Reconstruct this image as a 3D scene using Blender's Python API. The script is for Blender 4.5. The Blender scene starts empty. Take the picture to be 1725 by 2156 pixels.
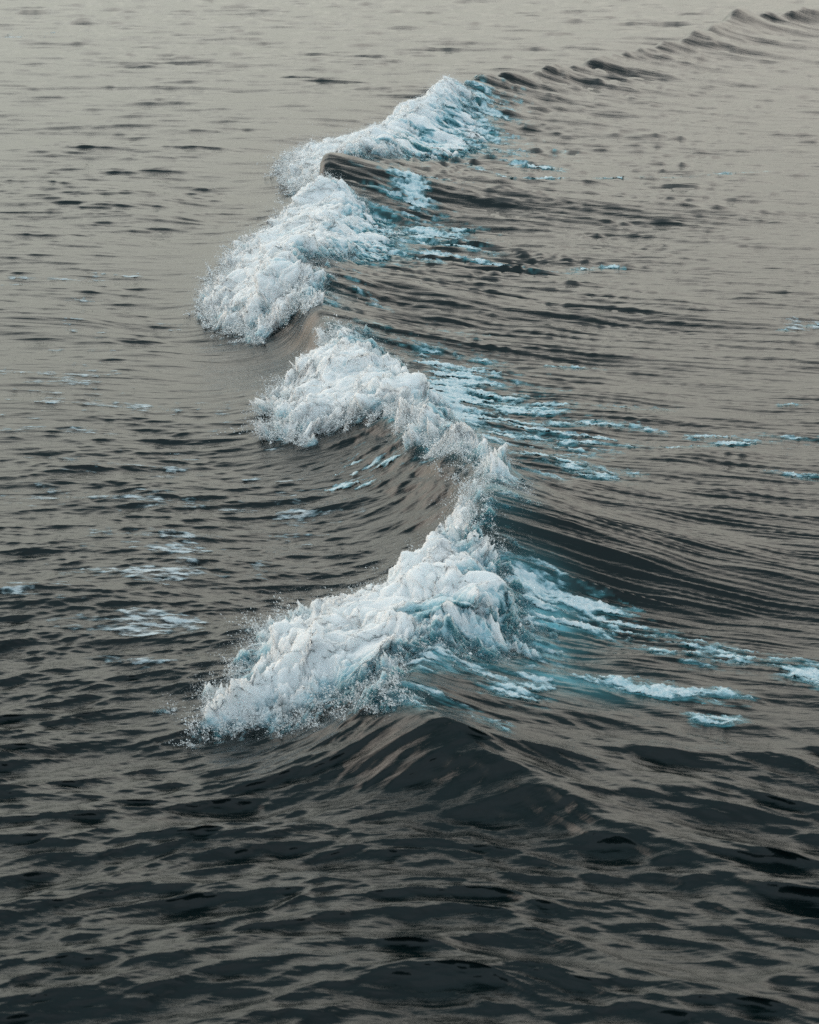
import bpy, math
import numpy as np

# ------------------------------------------------------------------ camera, sky, sun, exposure
sc = bpy.context.scene
H, PITCH, HALF = 7.0, math.radians(16.5), math.tan(math.radians(12.0))
cam_d = bpy.data.cameras.new('camera')
cam = bpy.data.objects.new('camera', cam_d)
sc.collection.objects.link(cam)
cam.location = (0, 0, H)
cam.rotation_euler = (math.pi/2 - PITCH, 0, 0)
cam_d.sensor_fit = 'VERTICAL'
cam_d.sensor_height = 36
cam_d.lens = 18/HALF
cam_d.clip_start = 0.5
cam_d.clip_end = 20000
cam_d.dof.use_dof = True
cam_d.dof.focus_distance = 30
cam_d.dof.aperture_fstop = 4.2
sc.camera = cam

SUN_EL, SUN_AZ = math.radians(7), math.radians(-62)      # low, ahead and to the left
w = bpy.data.worlds.new("World"); sc.world = w; w.use_nodes = True
nt = w.node_tree; nt.nodes.clear(); N = nt.nodes.new; L = nt.links.new
out = N('ShaderNodeOutputWorld'); bg = N('ShaderNodeBackground')
sky = N('ShaderNodeTexSky'); sky.sky_type = 'NISHITA'; sky.sun_disc = False
sky.sun_elevation = SUN_EL; sky.sun_rotation = SUN_AZ; sky.dust_density = 3.0
tc = N('ShaderNodeTexCoord'); sep = N('ShaderNodeSeparateXYZ'); L(tc.outputs['Generated'], sep.inputs[0])
# high thin overcast of dusk: warm grey near the horizon, slate blue overhead
ramp = N('ShaderNodeValToRGB'); L(sep.outputs['Z'], ramp.inputs[0])
e = ramp.color_ramp.elements
e[0].position = 0.0; e[0].color = (3.75, 3.95, 3.6, 1)
e[1].position = 1.0; e[1].color = (3.6, 4.9, 5.5, 1)
for p, c in ((0.11, (4.5, 4.65, 4.2)), (0.20, (6.9, 6.95, 6.1)), (0.30, (8.7, 8.8, 7.9)), (0.46, (11.8, 11.6, 10.5)), (0.57, (8.3, 8.5, 8.0)), (0.69, (4.0, 4.7, 4.9)), (0.82, (1.8, 2.7, 3.0))):
    k = e.new(p); k.color = (*c, 1)
cn = N('ShaderNodeTexNoise'); cn.inputs['Scale'].default_value = 2.2; cn.inputs['Detail'].default_value = 4
mp = N('ShaderNodeMapping'); mp.inputs['Scale'].default_value = (1, 1, 3.5)
L(tc.outputs['Generated'], mp.inputs[0]); L(mp.outputs[0], cn.inputs['Vector'])
mr = N('ShaderNodeMapRange'); L(cn.outputs['Fac'], mr.inputs[0])
mr.inputs['From Min'].default_value = .3; mr.inputs['From Max'].default_value = .7
mr.inputs['To Min'].default_value = .86; mr.inputs['To Max'].default_value = 1.12
vm = N('ShaderNodeVectorMath'); vm.operation = 'SCALE'; 
bk = N('ShaderNodeMapRange'); L(sep.outputs['Y'], bk.inputs[0]); bk.inputs['From Min'].default_value = .15; bk.inputs['From Max'].default_value = -.55
bm = N('ShaderNodeMixRGB'); L(bk.outputs[0], bm.inputs[0]); L(ramp.outputs[0], bm.inputs[1]); bm.inputs[2].default_value = (5.0, 6.3, 7.0, 1)   # clear blue dusk sky behind the viewer
rt = N('ShaderNodeMapRange'); L(sep.outputs['X'], rt.inputs[0]); rt.inputs['From Min'].default_value = -.15; rt.inputs['From Max'].default_value = .35
rm = N('ShaderNodeMixRGB'); rm.blend_type = 'MULTIPLY'; L(rt.outputs[0], rm.inputs[0]); L(bm.outputs[0], rm.inputs[1]); rm.inputs[2].default_value = (1.02, .96, .95, 1)   # mauve to the right
L(rm.outputs[0], vm.inputs[0]); L(mr.outputs[0], vm.inputs['Scale'])
mx = N('ShaderNodeMixRGB'); mx.inputs[0].default_value = 0.88
L(sky.outputs[0], mx.inputs[1]); L(vm.outputs[0], mx.inputs[2])
L(mx.outputs[0], bg.inputs[0]); bg.inputs[1].default_value = 0.12
L(bg.outputs[0], out.inputs[0])

sun_d = bpy.data.lights.new('sun', 'SUN'); sun = bpy.data.objects.new('sun', sun_d)
sc.collection.objects.link(sun)
sun_d.energy = 0.8; sun_d.angle = math.radians(60); sun_d.color = (1, .80, .68)
from mathutils import Vector
sdir = Vector((math.sin(SUN_AZ)*math.cos(math.radians(18)), math.cos(SUN_AZ)*math.cos(math.radians(18)), math.sin(math.radians(18))))
sun.rotation_euler = sdir.to_track_quat('Z', 'Y').to_euler()
sc.cycles.use_denoising = False
sc.view_settings.view_transform = 'Standard'; sc.view_settings.look = 'None'
sc.view_settings.exposure = 0.55; sc.view_settings.gamma = 1.0

# ------------------------------------------------------------------ maths helpers
cp, sp = math.cos(PITCH), math.sin(PITCH)
def at(px, py, z=0.0):
    """world x, y of a point of the photograph (1725 x 2156) lying at height z"""
    u = (px-862.5)/1078*HALF; v = (1078-py)/1078*HALF
    d = (u, cp+v*sp, -sp+v*cp); t = (z-H)/d[2]
    return d[0]*t, d[1]*t
def sstep(a, b, x):
    t = np.clip((x-a)/(b-a), 0, 1); return t*t*(3-2*t)

class Tile:
    """periodic random field sampled bilinearly in metres"""
    def __init__(s, size, n, psd, seed, chop=False):
        rng = np.random.default_rng(seed)
        k = np.fft.fftfreq(n, size/n)*2*np.pi
        kx, ky = np.meshgrid(k, k, indexing='xy'); km = np.hypot(kx, ky); km[0, 0] = 1
        a = np.sqrt(np.maximum(psd(kx, ky, km), 0)); a[0, 0] = 0
        F = np.fft.fft2(rng.standard_normal((n, n)))*a
        h = np.fft.ifft2(F).real; sd = h.std()
        s.f = [(h/sd).astype(np.float32)]
        if chop:
            s.f.append((np.fft.ifft2(F*(-1j)*kx/km).real/sd).astype(np.float32))
            s.f.append((np.fft.ifft2(F*(-1j)*ky/km).real/sd).astype(np.float32))
            s.slope = np.fft.ifft2(F*1j*ky).real.std()/sd
        s.size, s.n = size, n
    def __call__(s, x, y, c=0):
        n = s.n; fx = (x/s.size*n) % n; fy = (y/s.size*n) % n
        ix = fx.astype(np.int32) % n; iy = fy.astype(np.int32) % n
        tx = (fx-np.floor(fx)).astype(np.float32); ty = (fy-np.floor(fy)).astype(np.float32)
        jx = (ix+1) % n; jy = (iy+1) % n; f = s.f[c]
        return (f[iy, ix]*(1-tx)+f[iy, jx]*tx)*(1-ty)+(f[jy, ix]*(1-tx)+f[jy, jx]*tx)*ty

def band(lo, hi, p, spread, ang=0.0):
    """sea spectrum between wavelengths lo..hi (m); crests run along x, turned by ang"""
    def f(kx, ky, km):
        c = np.abs((ky*math.cos(ang)+kx*math.sin(ang))/km)
        return km**(-p)*np.exp(-(2*np.pi/hi/km)**4)*np.exp(-(km*lo/2/np.pi)**2)*(c**spread+.01)
    return f
def iso(lo, hi, p, sx=1.0):
    def f(kx, ky, km):
        q = np.hypot(kx*sx, ky)+1e-9
        return q**(-p)*np.exp(-(2*np.pi/hi/q)**4)*np.exp(-(q*lo/2/np.pi)**2)
    return f

T_swell = Tile(41.0, 1024, band(0.7, 5.0, 4.0, 6, .10), 1, True)
T_chop = Tile(13.7, 1024, band(0.20, 1.15, 3.6, 7, -.05), 2, True)
T_chop2 = Tile(9.1, 1024, band(0.07, 0.45, 3.4, 6, .1), 3, True)
T_near = Tile(11.9, 1024, band(0.15, 1.25, 3.7, 4.0, .0), 13, True)
T_streak = Tile(16.0, 1024, iso(.06, .42, 2.4, 17.0), 4)
T_big = Tile(19.0, 1024, iso(.5, 3.0, 2.6, 1.0), 5)
T_f1 = Tile(5.3, 1024, iso(.05, .8, 4.2, 1.0), 6)
T_f0 = Tile(6.1, 512, iso(.16, 1.0, 4.4, 1.0), 16)
T_f2 = Tile(3.7, 1024, iso(.02, .25, 2.6, 1.0), 7)
T_lace = Tile(23.0, 2048, iso(.05, 1.4, 2.4, 3.2), 8)
T_lace2 = Tile(7.9, 1024, iso(.02, .35, 2.4, 2.2), 9)
T_warp = Tile(17.0, 512, iso(.6, 6.0, 3.0, 1.0), 10)

# ------------------------------------------------------------------ the crest in plan
#  px, py, crest height, front width, back width, glassy (0 broken .. 1 smooth)
CREST = [
 (2500, -60, .8, 1.6, 4.0, 1), (1725, 15, .95, 1.5, 2.8, 1), (1565, 20, 1.12, 1.2, 2.6, 1), (1450, 80, .88, 1.3, 3.0, 1), (1300, 112, .84, 1.3, 3.0, 1),
 (1130, 150, .90, 1.2, 2.6, 1), (1010, 163, 1.02, 1.0, 2.9, 1), (965, 190, .92, .9, 2.4, .8), (900, 220, .80, 1.1, 2.4, .1),
 (815, 290, .44, 1.5, 2.4, .0), (745, 345, .95, 1.1, 2.9, 1), (715, 385, .78, 1.2, 2.2, .7), (690, 450, .42, 1.3, 2.2, .0),
 (665, 510, .50, 1.3, 2.2, .1), (643, 560, .88, 1.0, 2.8, 1), (675, 618, .58, .9, 2.0, .6), (708, 655, .66, .7, 2.0, .8), (725, 705, .52, .8, 1.8, .2),
 (750, 770, .42, 1.2, 1.8, 0), (815, 850, .46, 1.2, 1.8, 0), (900, 915, .52, 1.0, 1.7, 0), (1040, 985, .62, 1.0, 1.7, .1),
 (1105, 1040, .88, 1.0, 1.8, 1), (1100, 1110, .74, 1.3, 1.7, 1), (1060, 1230, .42, 1.7, 1.6, 0), (960, 1350, .36, 1.6, 1.5, 0),
 (850, 1440, .50, 1.0, 1.5, .3), (875, 1475, .50, 1.1, 1.2, .1), (1010, 1565, .42, 1.1, 1.2, .1), (1180, 1650, .28, 1.1, 1.4, .1),
 (1450, 1780, .10, 1.0, 1.4, .8), (1800, 1950, .03, 1.0, 1.4, .8), (2200, 2150, .0, 1.0, 1.4, .8)]
_c = np.array([(*at(a, b, h), h, wf, wb, g) for a, b, h, wf, wb, g in CREST])
_c = _c[np.argsort(_c[:, 1])]
_yy = np.concatenate([[-50], np.arange(_c[0, 1], 140, .12), [6000]])
def _sm(col, it=3):
    v = np.interp(_yy, _c[:, 1], _c[:, col])
    for _ in range(it):
        v[1:-1] = .25*v[:-2]+.5*v[1:-1]+.25*v[2:]
    return v
_X, _Hh, _WF, _WB, _G = _sm(0), _sm(2), _sm(3), _sm(4), _sm(5)
_X[-1] = 900
def crest(y):
    return [np.interp(y, _yy, v) for v in (_X, _Hh, _WF, _WB, _G)]

# foam bursts: plan outlines, px, py, height of that outline point
BURSTS = {
 'far': [(985, 195, .8), (900, 212, .75), (815, 232, .55), (755, 256, .4), (715, 285, .25), (650, 312, .12), (598, 335, .05), (612, 378, 0), (622, 402, 0),
         (665, 398, .1), (705, 380, .5), (735, 350, .75), (800, 338, .6), (900, 335, .5), (985, 320, .4), (1030, 280, .5), (1020, 230, .7)],
 'middle': [(725, 388, .75), (650, 415, .45), (575, 465, .25), (505, 520, .12), (462, 590, .05), (435, 640, 0), (452, 690, 0), (515, 700, 0), (535, 728, -.05), (600, 727, -.05),
            (650, 703, .1), (705, 660, .5), (712, 625, .6), (690, 590, .7), (660, 572, .75), (700, 552, .65), (785, 545, .5), (850, 512, .42), (835, 450, .5), (785, 410, .65)],
 'third': [(722, 690, .5), (700, 745, .35), (630, 785, .2), (585, 830, .1), (568, 890, 0), (600, 942, -.03), (655, 950, -.03), (745, 930, .05), (850, 900, .35), (870, 945, .3),
           (915, 985, .25), (945, 1010, .2), (1050, 1045, .4), (1110, 1045, .78), (1040, 960, .55), (1000, 900, .42), (930, 850, .42), (860, 780, .45), (790, 730, .48)],
 'near': [(1112, 1040, .8), (1040, 1040, .65), (950, 1080, .55), (860, 1140, .45), (740, 1215, .35), (640, 1235, .3), (560, 1262, .25), (540, 1340, .15), (462, 1430, .08), (405, 1492, .0), (440, 1538, -.05),
          (590, 1538, -.05), (690, 1500, .1), (800, 1500, .3), (868, 1470, .5), (812, 1425, .5), (900, 1395, .42), (1020, 1385, .4), (1165, 1360, .4), (1130, 1285, .42), (1095, 1210, .5), (1080, 1130, .65), (1090, 1070, .78)],
}
def smooth_poly(P, it=2):
    P = np.array(P)
    for _ in range(it):
        Q = np.roll(P, -1, 0); P = np.stack([.75*P+.25*Q, .25*P+.75*Q], 1).reshape(-1, 2)
    return P
PLAN = {k: smooth_poly([at(*p) for p in v], 1) for k, v in BURSTS.items()}
def sdist(P, x, y):
    """signed distance in plan, positive inside"""
    d = np.full(x.shape, 1e9); ins = np.zeros(x.shape, bool)
    for (x0, y0), (x1, y1) in zip(P, np.roll(P, -1, 0)):
        ex, ey = x1-x0, y1-y0; q = ex*ex+ey*ey+1e-12
        t = np.clip(((x-x0)*ex+(y-y0)*ey)/q, 0, 1)
        d = np.minimum(d, (x-x0-t*ex)**2+(y-y0-t*ey)**2)
        c = ((y0 > y) != (y1 > y)) & (x < (x1-x0)*(y-y0)/(y1-y0+1e-12)+x0); ins ^= c
    d = np.sqrt(d); return np.where(ins, d, -d)

# blobs in plan: px, py, radius px across, radius px down, strength
def blobs(B, x, y, z=0.):
    r = np.zeros(x.shape)
    for px, py, rx, ry, a in B:
        cx, cy = at(px, py, z); ex = abs(at(px+rx, py, z)[0]-cx); ey = abs(at(px, py-ry, z)[1]-cy)
        r = np.maximum(r, a*np.exp(-((x-cx)/ex)**2-((y-cy)/ey)**2))
    return r
TRAIL = [  # foam spread over the wave's back
 (1000, 270, 90, 45, 1.0), (1050, 320, 130, 25, .6), (870, 440, 70, 40, 1.0), (900, 495, 120, 35, .9),
 (760, 640, 45, 16, .4), (800, 745, 80, 22, .6), (950, 845, 120, 100, 1.25), (1070, 890, 140, 90, .92), (900, 770, 80, 30, .9), (1120, 1290, 75, 50, 1.05), (860, 560, 60, 14, .7), (1120, 950, 150, 50, .6),
 (1000, 1370, 130, 55, 1.0), (1130, 1330, 80, 36, .75), (760, 975, 90, 34, .6), (700, 1010, 60, 20, .5)]
LINES = [  # streaks of foam drawn out along the flow: half width in metres, strength, points
 (.11, 1.0, [(1120, 1225), (1230, 1268), (1320, 1310), (1400, 1345), (1480, 1372), (1570, 1395), (1725, 1430), (1900, 1460)]),
 (.10, .75, [(1180, 1280), (1290, 1335), (1400, 1372), (1500, 1392)]),
 (.05, .85, [(1110, 1375), (1190, 1400), (1330, 1440), (1480, 1465), (1580, 1476)]),
 (.12, 1.0, [(880, 1362), (1000, 1385), (1080, 1410), (1120, 1424)]), (.05, .7, [(930, 1460), (1010, 1475), (1060, 1490)]),
 (.045, .75, [(1460, 1516), (1565, 1522)]), (.04, .7, [(1640, 1000), (1725, 1000), (1800, 1000)]), (.045, .75, [(1610, 993), (1690, 1004), (1790, 1006)]),
 (.11, .9, [(1200, 975), (1260, 992), (1325, 998)]), (.10, .9, [(1080, 930), (1180, 955), (1260, 975)]), (.06, .8, [(1130, 852), (1240, 868), (1340, 885), (1400, 900)]),
 (.05, .75, [(1180, 905), (1330, 928), (1450, 935), (1560, 930), (1680, 922)]), (.06, .8, [(1080, 800), (1200, 830), (1420, 848)]), (.05, .75, [(1450, 908), (1600, 915), (1725, 925)]),
 (.035, .65, [(1640, 848), (1800, 850)]), (.06, .8, [(1060, 860), (1150, 880), (1290, 905)]), (.09, .85, [(1000, 920), (1100, 990), (1170, 1010)]),
 (.10, .85, [(830, 515), (920, 505), (1000, 513)]), (.09, .8, [(1010, 520), (1150, 545), (1290, 548)]), (.08, .85, [(880, 470), (970, 490), (1060, 500)]),
 (.08, .8, [(940, 325), (1080, 360), (1200, 366)]), (.05, .7, [(1200, 366), (1400, 368), (1620, 358)]), (.1, .8, [(1010, 300), (1080, 325), (1180, 345)]),
 (.05, .7, [(1640, 695), (1725, 688)]), (.04, .6, [(1150, 740), (1300, 755)]), (.05, .8, [(745, 630), (830, 650)]), (.05, .7, [(760, 690), (900, 730)])]
def lines(x, y, d):
    r = np.zeros(x.shape)
    for w_, a_, P in LINES:
        Q = [at(px, py, .45*math.exp(-max(px-1080, 0)/300)) for px, py in P]
        mx_ = .0
        b = (x > min(q[0] for q in Q)-4*w_) & (x < max(q[0] for q in Q)+4*w_) & (y > min(q[1] for q in Q)-6*w_) & (y < max(q[1] for q in Q)+6*w_)
        X_, Y_ = x[b], y[b]; m = np.full(X_.shape, 1e9)
        for (x0, y0), (x1, y1) in zip(Q[:-1], Q[1:]):
            ex, ey = x1-x0, y1-y0; t = np.clip(((X_-x0)*ex+(Y_-y0)*ey)/(ex*ex+ey*ey+1e-9), 0, 1)
            m = np.minimum(m, (X_-x0-t*ex)**2+((Y_-y0-t*ey)*.6)**2)
        r[b] = np.maximum(r[b], a_*np.exp(-m/(1.7*w_)**2))
    return r
FLOAT = [  # flat patches left over from the last breaker
 (60, 75, 100, 14, .3), (120, 790, 200, 60, .34), (330, 850, 240, 50, .5), (420, 800, 120, 30, .4), (100, 870, 160, 40, .5), (300, 970, 240, 30, .66), (520, 960, 90, 20, .6), (200, 1040, 260, 22, .62), (60, 1020, 120, 18, .6),
 (480, 1050, 140, 30, .62), (330, 1130, 200, 30, .6), (180, 1190, 220, 20, .62), (90, 1245, 180, 20, .5), (380, 1200, 200, 22, .5), (320, 1305, 110, 22, .66), (270, 1370, 110, 22, .6), (90, 1310, 120, 30, .4), (500, 1200, 100, 20, .55),
 (40, 1250, 100, 12, .6), (20, 775, 60, 12, .6), (620, 1060, 160, 50, .62), (700, 1090, 80, 20, .6), (460, 700, 130, 18, .42), (250, 690, 200, 30, .3), (150, 590, 200, 40, .22), (1690, 690, 60, 14, .5), (560, 1180, 60, 20, .4)]

def water(x, y, want_mask=True):
    """the sea surface: returns displaced x, y, z and masks, all in metres"""
    wx = T_warp(x, y)*.10
    xc, h, wf, wb, g = crest(y)
    d = x-xc
    # swell profile: rounded crest, long back, steep hollow front
    a = .10
    dd = np.sqrt(d*d+a*a)-a; back = .26*np.exp(-dd/(.30*wb))+.60*np.exp(-dd/(1.15*wb))+.14*np.exp(-(d/(wb*2.4))**2)
    front = np.exp(-(np.abs(d)/(wf*.62))**1.55)-.16*np.exp(-((-d-wf*1.9)/(wf*1.1))**2)
    prof = np.where(d > 0, back, front)
    h = h*(1+.05*T_warp(y*0+3, y*1.3)*sstep(50, 60, y)+.05*T_big(y*0+2, y*.8))
    z = h*prof
    # broad hollow behind and lobes along the back
    z += .026*T_big(x*.55, y)*sstep(0, 1.5, d)*np.exp(-d/5)*sstep(0, .3, h)
    lean = g*h*.42*(1-sstep(46, 58, y))*np.exp(-(np.abs(d+.05)/.35)**2)        # glassy lips lean forward
    # chop amplitude: calm and stretched on the back, short and steep close in and to the left
    near = 1-sstep(14.5, 21.5, y)
    backz = sstep(-.6, .15, d)*np.exp(-np.maximum(d-5.5, 0)/6)*sstep(.05, .3, h)*sstep(16.3, 19.5, y)*(1-.55*sstep(52, 70, y))
    frontz = sstep(-1.6, -.1, d)*(1-sstep(-.1, .3, d))*sstep(.1, .4, h)
    far = sstep(30, 90, y)
    amp = (1-.92*backz)*(1-.45*frontz*sstep(18, 20, y))
    fade = 1-sstep(140, 400, y)
    patch = .80+.26*np.clip(T_big(x*.23+5, y*.12), -1.6, 1.6)
    sA = .022*(.12+.88*amp)*fade; sN = .027*near
    sB = .0068*(1+1.0*near)*amp*patch*(1+.55*far)*fade
    sC = .0052*(1+.1*near)*amp*patch*fade
    xs = x+wx*.4; xe = x*.58+3.1+wx*.4; e_ = sstep(17, 30, y); ys = y+.05*d*backz+.30*np.sqrt(x*x+.25)*(1-sstep(19, 32, y))*(1-backz)
    q1, q2 = np.sqrt(1-e_), np.sqrt(e_)
    def cb(T, c=0):
        return q1*T(xs, ys, c)+q2*T(xe, ys, c)
    B0, C0, N0 = cb(T_chop), cb(T_chop2), T_near(xs*.72, ys)
    z = z+sA*T_swell(xs, ys)+fade*far*amp*.025*T_chop2(x*.22, y*.40)+sB*B0+sC*C0+sN*N0
    ch = -.9
    dx = ch*(sA*T_swell(xs, ys, 1)+sB*cb(T_chop, 1)+sC*cb(T_chop2, 1)+sN*T_near(xs*.72, ys, 1))
    dy = ch*(sA*T_swell(xs, ys, 2)+sB*cb(T_chop, 2)+sC*cb(T_chop2, 2)+sN*T_near(xs*.72, ys, 2))
    # flow lines combed back from the crest
    st = T_streak(x*1.0, y+.16*d+.25*wx)
    st2 = T_streak(x*.8+7, (y+.16*d)*2.3)
    sa = backz*(.5+.5*np.exp(-np.maximum(d, 0)/2.2))*(1-sstep(90, 130, y))
    z = z+sa*((.0080+.0150*sstep(24, 40, y))*(st+.25*st*st)+(.0066-.0035*sstep(24, 40, y))*(st2+.25*st2*st2))*(.7+.3*patch)
    # ragged water along the broken crest
    rg = np.exp(-(d/.7)**2)*(1-g)**3*h*sstep(17.2, 19, y)
    z = z+rg*.05*T_f1(x, y)
    zc = sB*B0+sC*C0+sN*N0
    dy = dy-1.1*zc            # little waves lean towards the viewer, steep in front and flat behind
    return x-lean+dx, y+dy, z, d, h, g, wx

def foam_cover(x, y, d, h, g, wx, sd):
    """how much foam floats here: <0 none"""
    tr = np.maximum(blobs(TRAIL, x, y, .2), lines(x, y, d))
    fl = blobs(FLOAT, x, y, 0.)
    n1 = T_lace(x*1.0, y+.25*d*(d > 0)+wx); n2 = T_lace2(x, y+.2*d*(d > 0))
    edge = sstep(-.45, .05, sd-.25*(1-sstep(-.3, .0, d)))*.72*(1-sstep(.3, .9, g)*sstep(-.3, .1, d))
    n3 = T_lace(y*.21+3, x*.5); m = np.maximum(tr, edge)
    c1 = np.where(m > .1, 1.35*m-.95+.26*n1+.30*T_lace2(x*.55, y+.2*d*(d > 0)), -1)
    c2 = np.where(fl > .1, 1.45*fl-.96+.34*T_lace(x*.6, y+9)+.16*n2+.22*n3, -1)
    return c1, c2

# ------------------------------------------------------------------ mesh helpers
def mesh_grid(name, X, Y, Z, attrs, keep=None):
    r, c = X.shape
    idx = np.arange(r*c, dtype=np.int32).reshape(r, c)
    f = np.stack([idx[:-1, :-1], idx[:-1, 1:], idx[1:, 1:], idx[1:, :-1]], -1)
    if keep is not None:
        k = keep[:-1, :-1] & keep[:-1, 1:] & keep[1:, 1:] & keep[1:, :-1]; f = f[k]
    f = f.reshape(-1, 4)
    V = np.stack([X, Y, Z], -1).reshape(-1, 3)
    if keep is not None:
        used = np.zeros(len(V), bool); used[f.ravel()] = True
        re = np.cumsum(used)-1; V = V[used]; f = re[f]; attrs = {k: a.reshape(-1)[used] for k, a in attrs.items()}
    return raw_mesh(name, V, f, attrs)
def raw_mesh(name, V, f, attrs={}):
    me = bpy.data.meshes.new(name)
    n, m = len(V), f.shape[1]
    me.vertices.add(n); me.vertices.foreach_set('co', V.astype(np.float32).ravel())
    me.loops.add(f.size); me.loops.foreach_set('vertex_index', f.astype(np.int32).ravel())
    me.polygons.add(len(f)); me.polygons.foreach_set('loop_start', np.arange(0, f.size, m, dtype=np.int32))
    me.update(calc_edges=True)
    me.polygons.foreach_set('use_smooth', np.ones(len(f), bool))
    for k, a in attrs.items():
        at_ = me.attributes.new(k, 'FLOAT', 'POINT'); at_.data.foreach_set('value', a.astype(np.float32).ravel())
    return me
def obj(name, me, mat, label=None, cat=None, kind=None, group=None, parent=None):
    me.materials.append(mat)
    o = bpy.data.objects.new(name, me); sc.collection.objects.link(o)
    if label: o['label'] = label
    if cat: o['category'] = cat
    if kind: o['kind'] = kind
    if group: o['group'] = group
    if parent: o.parent = parent
    return o

# ------------------------------------------------------------------ materials
def water_mat():
    m = bpy.data.materials.new('sea_water'); m.use_nodes = True; t = m.node_tree; t.nodes.clear()
    N = t.nodes.new; L = t.links.new
    o = N('ShaderNodeOutputMaterial'); p = N('ShaderNodeBsdfPrincipled'); L(p.outputs[0], o.inputs[0])
    p.inputs['IOR'].default_value = 1.335
    p.inputs['Roughness'].default_value = .04
    at1 = N('ShaderNodeAttribute'); at1.attribute_name = 'aeration'
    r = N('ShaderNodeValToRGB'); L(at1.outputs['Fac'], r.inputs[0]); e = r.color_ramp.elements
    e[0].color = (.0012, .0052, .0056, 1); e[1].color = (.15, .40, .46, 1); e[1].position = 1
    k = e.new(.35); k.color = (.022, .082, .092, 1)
    L(r.outputs[0], p.inputs['Base Color'])
    # capillary ripples, drawn out across the swell
    co = N('ShaderNodeTexCoord')
    mp = N('ShaderNodeMapping'); mp.inputs['Scale'].default_value = (1.1, 15, 3.0); L(co.outputs['Object'], mp.inputs[0])
    n1 = N('ShaderNodeTexNoise'); n1.inputs['Scale'].default_value = 1.0; n1.inputs['Detail'].default_value = 5; n1.inputs['Roughness'].default_value = .6
    L(mp.outputs[0], n1.inputs['Vector'])
    b = N('ShaderNodeBump'); b.inputs['Strength'].default_value = 1.0; b.inputs['Distance'].default_value = .012
    L(n1.outputs['Fac'], b.inputs['Height']); L(b.outputs[0], p.inputs['Normal'])
    return m
def foam_mat(name, flat=False):
    m = bpy.data.materials.new(name); m.use_nodes = True; t = m.node_tree; t.nodes.clear()
    N = t.nodes.new; L = t.links.new
    o = N('ShaderNodeOutputMaterial'); p = N('ShaderNodeBsdfPrincipled'); L(p.outputs[0], o.inputs[0])
    p.inputs['Roughness'].default_value = .8; p.inputs['IOR'].default_value = 1.33; p.inputs['Specular IOR Level'].default_value = .25
    at1 = N('ShaderNodeAttribute'); at1.attribute_name = 'froth_shade'
    co = N('ShaderNodeTexCoord')
    n1 = N('ShaderNodeTexNoise'); n1.inputs['Scale'].default_value = 22 if not flat else 14; n1.inputs['Detail'].default_value = 6; n1.inputs['Roughness'].default_value = .7
    L(co.outputs['Object'], n1.inputs['Vector'])
    ad = N('ShaderNodeMath'); ad.operation = 'MULTIPLY_ADD'; L(n1.outputs['Fac'], ad.inputs[0]); ad.inputs[1].default_value = .9 if not flat else .35; L(at1.outputs['Fac'], ad.inputs[2])
    sb = N('ShaderNodeMath'); sb.operation = 'SUBTRACT'; L(ad.outputs[0], sb.inputs[0]); sb.inputs[1].default_value = .45 if not flat else .17
    r = N('ShaderNodeValToRGB'); L(sb.outputs[0], r.inputs[0]); e = r.color_ramp.elements
    e[0].color = (.035, .125, .15, 1); e[0].position = .05; e[1].color = (.75, .765, .77, 1); e[1].position = .85  # teal low end: water through thin foam, and painted shade on the bursts
    k = e.new(.42); k.color = (.29, .47, .53, 1) if not flat else (.36, .46, .50, 1)
    L(r.outputs[0], p.inputs['Base Color'])
    if not flat:
        p.inputs['Subsurface Weight'].default_value = .6; p.inputs['Subsurface Radius'].default_value = (.9, 1, 1); p.inputs['Subsurface Scale'].default_value = .22
    n2 = N('ShaderNodeTexNoise'); n2.inputs['Scale'].default_value = 30; n2.inputs['Detail'].default_value = 6; n2.inputs['Roughness'].default_value = .75
    L(co.outputs['Object'], n2.inputs['Vector'])
    b = N('ShaderNodeBump'); b.inputs['Strength'].default_value = .8; b.inputs['Distance'].default_value = .009 if not flat else .01
    L(n2.outputs['Fac'], b.inputs['Height']); L(b.outputs[0], p.inputs['Normal'])
    cv = N('ShaderNodeAttribute'); cv.attribute_name = 'cover'
    n4 = N('ShaderNodeTexNoise'); n4.inputs['Scale'].default_value = 1; n4.inputs['Detail'].default_value = 6; n4.inputs['Roughness'].default_value = .65
    m4 = N('ShaderNodeMapping'); m4.inputs['Scale'].default_value = (11, 24, 14); L(co.outputs['Object'], m4.inputs[0]); L(m4.outputs[0], n4.inputs['Vector'])
    a4 = N('ShaderNodeMath'); a4.operation = 'MULTIPLY_ADD'; L(n4.outputs['Fac'], a4.inputs[0]); a4.inputs[1].default_value = 1.1; L(cv.outputs['Fac'], a4.inputs[2])
    q4 = N('ShaderNodeMapRange'); L(a4.outputs[0], q4.inputs[0]); q4.inputs['From Min'].default_value = .42; q4.inputs['From Max'].default_value = .95
    L(q4.outputs[0], p.inputs['Alpha'])
    if flat:      # thin net of old bubbles: water shows through its holes
        mp = N('ShaderNodeMapping'); mp.inputs['Scale'].default_value = (6, 16, 6); L(co.outputs['Object'], mp.inputs[0])
        n3 = N('ShaderNodeTexNoise'); n3.inputs['Scale'].default_value = 1; n3.inputs['Detail'].default_value = 5; L(mp.outputs[0], n3.inputs['Vector'])
        q = N('ShaderNodeMapRange'); L(n3.outputs['Fac'], q.inputs[0]); q.inputs['From Min'].default_value = .42; q.inputs['From Max'].default_value = .58
        q.inputs['To Min'].default_value = .05; q.inputs['To Max'].default_value = .95
        ml = N('ShaderNodeMath'); ml.operation = 'MULTIPLY'; L(q.outputs[0], ml.inputs[0]); L(q4.outputs[0], ml.inputs[1]); L(ml.outputs[0], p.inputs['Alpha'])
    return m
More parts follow.
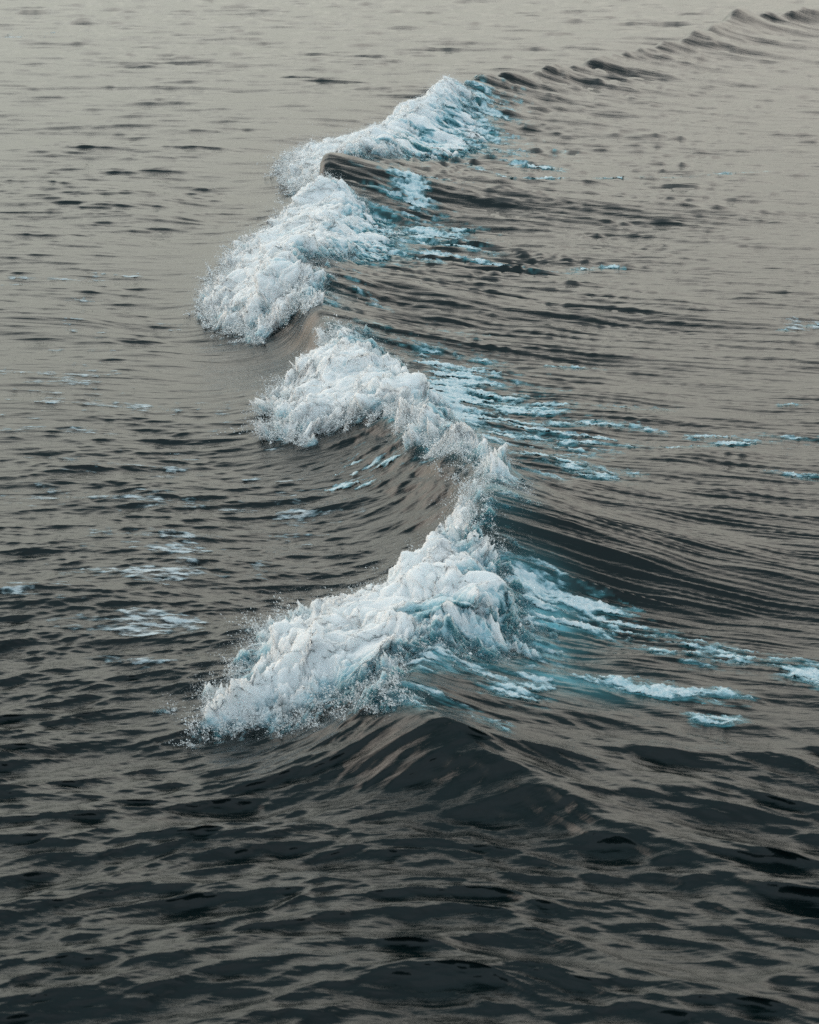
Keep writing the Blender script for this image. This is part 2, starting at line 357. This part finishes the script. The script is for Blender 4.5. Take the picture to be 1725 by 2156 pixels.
def drop_mat():
    m = bpy.data.materials.new('spray_water'); m.use_nodes = True
    p = m.node_tree.nodes['Principled BSDF']
    p.inputs['Base Color'].default_value = (.80, .82, .82, 1); p.inputs['Roughness'].default_value = .5; p.inputs['IOR'].default_value = 1.33
    return m
M_water, M_foam, M_flat, M_drop = water_mat(), foam_mat('white_foam'), foam_mat('floating_foam', True), drop_mat()

# ------------------------------------------------------------------ the sea
NU, NV = 1000, 1700
u = np.linspace(-.215, .215, NU)
g1 = .215*1.075**np.arange(1, 44); u = np.concatenate([-g1[::-1], u, g1])
th = np.linspace(math.radians(30.5), math.radians(4.15), NV)
yv = H/np.tan(th)
y0 = np.linspace(2.0, yv[0], 60)[:-1]; y1 = yv[-1]*1.045**np.arange(1, 92)
yv = np.concatenate([y0, yv, y1])
U, Y = np.meshgrid(u, yv); X = U*(Y+.0)
WX, WY, WZ, D, Hc, G, W = water(X, Y)
SD = np.full(X.shape, -9.)
for k, P in PLAN.items():
    bb = (X > P[:, 0].min()-1) & (X < P[:, 0].max()+1) & (Y > P[:, 1].min()-1) & (Y < P[:, 1].max()+1)
    SD[bb] = np.maximum(SD[bb], sdist(P, X[bb], Y[bb]))
C1, C2 = foam_cover(X, Y, D, Hc, G, W, SD)
view = (np.abs(U) < .26) & (Y < 120) & (Y > 10)
C1[~view] = -1; C2[~view] = -1
AER = np.clip(sstep(-.42, .25, C1)*.55*sstep(-.5, 0, D)+sstep(-.5, .2, SD)*.45*sstep(-.35, .1, D)*(1-.8*sstep(.3, .9, G)), 0, 1)
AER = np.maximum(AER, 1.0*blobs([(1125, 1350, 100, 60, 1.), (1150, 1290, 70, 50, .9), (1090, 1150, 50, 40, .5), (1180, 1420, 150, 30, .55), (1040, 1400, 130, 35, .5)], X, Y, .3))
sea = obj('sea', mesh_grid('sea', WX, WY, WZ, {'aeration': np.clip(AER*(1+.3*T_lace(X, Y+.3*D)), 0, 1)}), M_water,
          'dark grey green sea with a long breaking swell running away from the viewer', kind='structure')

# foam lying on the water, as thick as it is dense
def lay(c, name, label, mat, hgt, base):
    keep = c > -.2; k = 1.0
    t = np.clip(c+.1, 0, .6)*k
    Z = WZ+.004+hgt*(1-np.exp(-t*7))*(1+.5*T_f2(X, Y))
    dens_shade = np.clip(base+t*1.0, 0, .62)
    return obj(name, mesh_grid(name, WX, WY, Z, {'froth_shade': dens_shade, 'cover': c}, keep), mat, label, 'foam', 'stuff')
lay(np.where(C2 > C1, C2, -1), 'floating_foam', 'flat pale lace of old foam drifting on the water', M_flat, .005, .14)
lay(np.where(C1 >= C2, C1, -1), 'trailing_foam', 'blue white foam drawn out in streaks over the back of the wave', M_foam, .014, .03)

# ------------------------------------------------------------------ the bursts of white water
LABELS = {
 'far': 'farthest and smallest burst of white water, below the dark peak of the crest',
 'middle': 'tall white burst spilling left in the middle distance, under the smooth streaked lip',
 'third': 'ragged white foam tumbling along the crest just beyond the nearest burst',
 'near': 'largest and nearest burst of white water with a bright turquoise hollow on its right'}
rng = np.random.default_rng(5)
BURST = []
OCT = np.array([(1, 0, 0), (-1, 0, 0), (0, 1, 0), (0, -1, 0), (0, 0, 1), (0, 0, -1)], float)
OCF = np.array([(0, 2, 4), (2, 1, 4), (1, 3, 4), (3, 0, 4), (2, 0, 5), (1, 2, 5), (3, 1, 5), (0, 3, 5)])
def drops(name, P, R, S, parent):
    n = len(P); V = OCT[None]*R[:, None, None]
    ln = np.linalg.norm(S, axis=1, keepdims=True)+1e-9; A = S/ln
    V = V+(V@A[:, :, None])*A[:, None, :]*np.minimum(ln, 3)[:, None]
    V = (V+P[:, None]).reshape(-1, 3)
    F = (OCF[None]+6*np.arange(n)[:, None, None]).reshape(-1, 3)
    o = obj(name, raw_mesh(name, V, F), M_drop, kind='stuff', parent=parent)
    return o
for key in ('near', 'third', 'middle', 'far'):
    P = PLAN[key]; (ax, ay), (bx, by) = P.min(0)-.5, P.max(0)+.5
    dist = (ay+by)/2; s = max(.008, dist*.00031)
    xs = np.arange(ax, bx, s); ys = np.arange(ay, by, s*1.25)
    x, y = np.meshgrid(xs, ys)
    sd = sdist(P, x, y)
    n1, n2 = T_f1(x, y), T_f2(x, y)
    sdn = sd+.04+.07*T_f1(x+2, y+1)+.05*n2+.06*T_f1(x*2, y*2)
    wx_, wy_, wz, d, h, g, w_ = water(x, y)
    onback = sstep(.0, 1.0, d)
    leftw = 1-onback
    body = sstep(0, .75 if key == 'near' else .42, sdn)
    th_ = body*({'near': .24, 'third': .17}.get(key, .15)*leftw+.05)
    sx_ = 1-.5*onback
    ab = lambda v: np.sqrt(v*v+.06)-.1
    bil = ab(T_f0(x*.8*sx_, y*.8+.3*d))*.6+ab(T_f0(x*2.1*sx_+1, y*2.1))*.25+ab(T_f0(x*4.7*sx_+2, y*4.7))*.09
    z = wz+th_*((.75+.45*bil)*leftw+(.2+1.25*bil)*onback)+.003*n2*body
    # the front is pushed out to the left in lobes
    px_ = wx_-leftw*body*(.09*T_f0(x*.9+3, y*.9)+.012*T_f2(x+1, y+2))
    py_ = wy_+body*(.05*T_f0(x*1.1, y*1.1+2)+.010*T_f2(x+2, y))
    low = sstep(-.3, -2.5, d)
    cov = sdn+.03
    tear = T_lace2(x, y+.3*d)*.10+.12*T_f1(x+4, y*1.5)
    cov = cov-(.16+tear)*onback-(.06*np.abs(T_lace2(x+2, y*.8))+.05*T_f0(x*1.2, y))*leftw
    mix = sstep(-1.1, .5, d) if key == 'near' else sstep(-.35, .7, d)
    dens_shade = np.clip(.35+.75*body-.62*mix+.62*(bil-.62)+.13*T_f0(x*.45+2, y*.6)+mix*(.26*T_lace2(x*.7, y+.3*d)+.16*T_f0(x*.6, y)), .02, 1)  # foam density, with shade painted into billow hollows and the crest's back
    me = mesh_grid('white_water', px_, py_, z, {'froth_shade': dens_shade, 'cover': np.clip(cov*1.6-.02, -1, 1)}, cov > -.06)
    o = obj('white_water', me, M_foam, LABELS[key], 'breaking foam', kind='thing', group='bursts of white water along the crest')
    # spray: droplets hang over the mass and shoot from its left edge in fingers
    fl = np.flatnonzero((sdn > .02) & (onback < .6))
    pick = rng.choice(fl, 5000)
    Pp = np.stack([px_.ravel()[pick], py_.ravel()[pick], z.ravel()[pick]], 1)
    Pp += rng.normal(0, .010, Pp.shape); Pp[:, 2] += rng.exponential(.016, len(Pp))
    Rr = dist*.000145*rng.lognormal(0, .45, len(Pp)); Ss = rng.normal(0, .45, Pp.shape)
    edge = np.flatnonzero((sdn > -.02) & (sdn < .16) & (d < .1) & (leftw > .8))
    J = 480; ej = rng.choice(edge, J); allP, allR, allS = [Pp], [Rr], [Ss]
    for j in ej:
        p0 = np.array([px_.ravel()[j], py_.ravel()[j], z.ravel()[j]])
        v = np.array([-abs(rng.normal(.6, .5)), rng.normal(0, .5), abs(rng.normal(.9, .5))])
        nd = rng.integers(15, 110); tt = rng.random(nd)**1.6*rng.uniform(.04, .16)*(1+1.2*(rng.random() < .12))
        q = p0+v*tt[:, None]*1.3; q[:, 2] -= 4.9*tt**2
        q += rng.normal(0, .012+.08*tt[:, None], q.shape)
        allP.append(q); allR.append(dist*.00009*rng.lognormal(0, .7, nd).clip(0, 3)*(1.1-tt*2)); allS.append(np.repeat(v[None], nd, 0)*rng.uniform(0, 1.5, (nd, 1)))
    # fine mist: drops far smaller than the eye can part, thick over the tumbling front and thinning outwards
    mi = np.concatenate([rng.choice(np.flatnonzero((sdn > -.05) & (sdn < .35) & (leftw > .3)), 90000), rng.choice(fl, 50000)])
    q = np.stack([px_.ravel()[mi], py_.ravel()[mi], z.ravel()[mi]], 1)
    off = rng.exponential(.055, len(q)); an = rng.uniform(0, 2*np.pi, len(q)); off[90000:] *= .4
    q[:, 0] += off*(np.cos(an)-.6); q[:, 1] += off*np.sin(an)*1.2; q[:, 2] += .9*np.abs(rng.normal(0, 1, len(q)))*off+.003
    allP.append(q); allR.append(dist*.000050*rng.lognormal(0, .35, len(q))); allS.append(rng.normal(0, .3, q.shape))
    drops('spray', np.concatenate(allP), np.concatenate(allR), np.concatenate(allS), o)
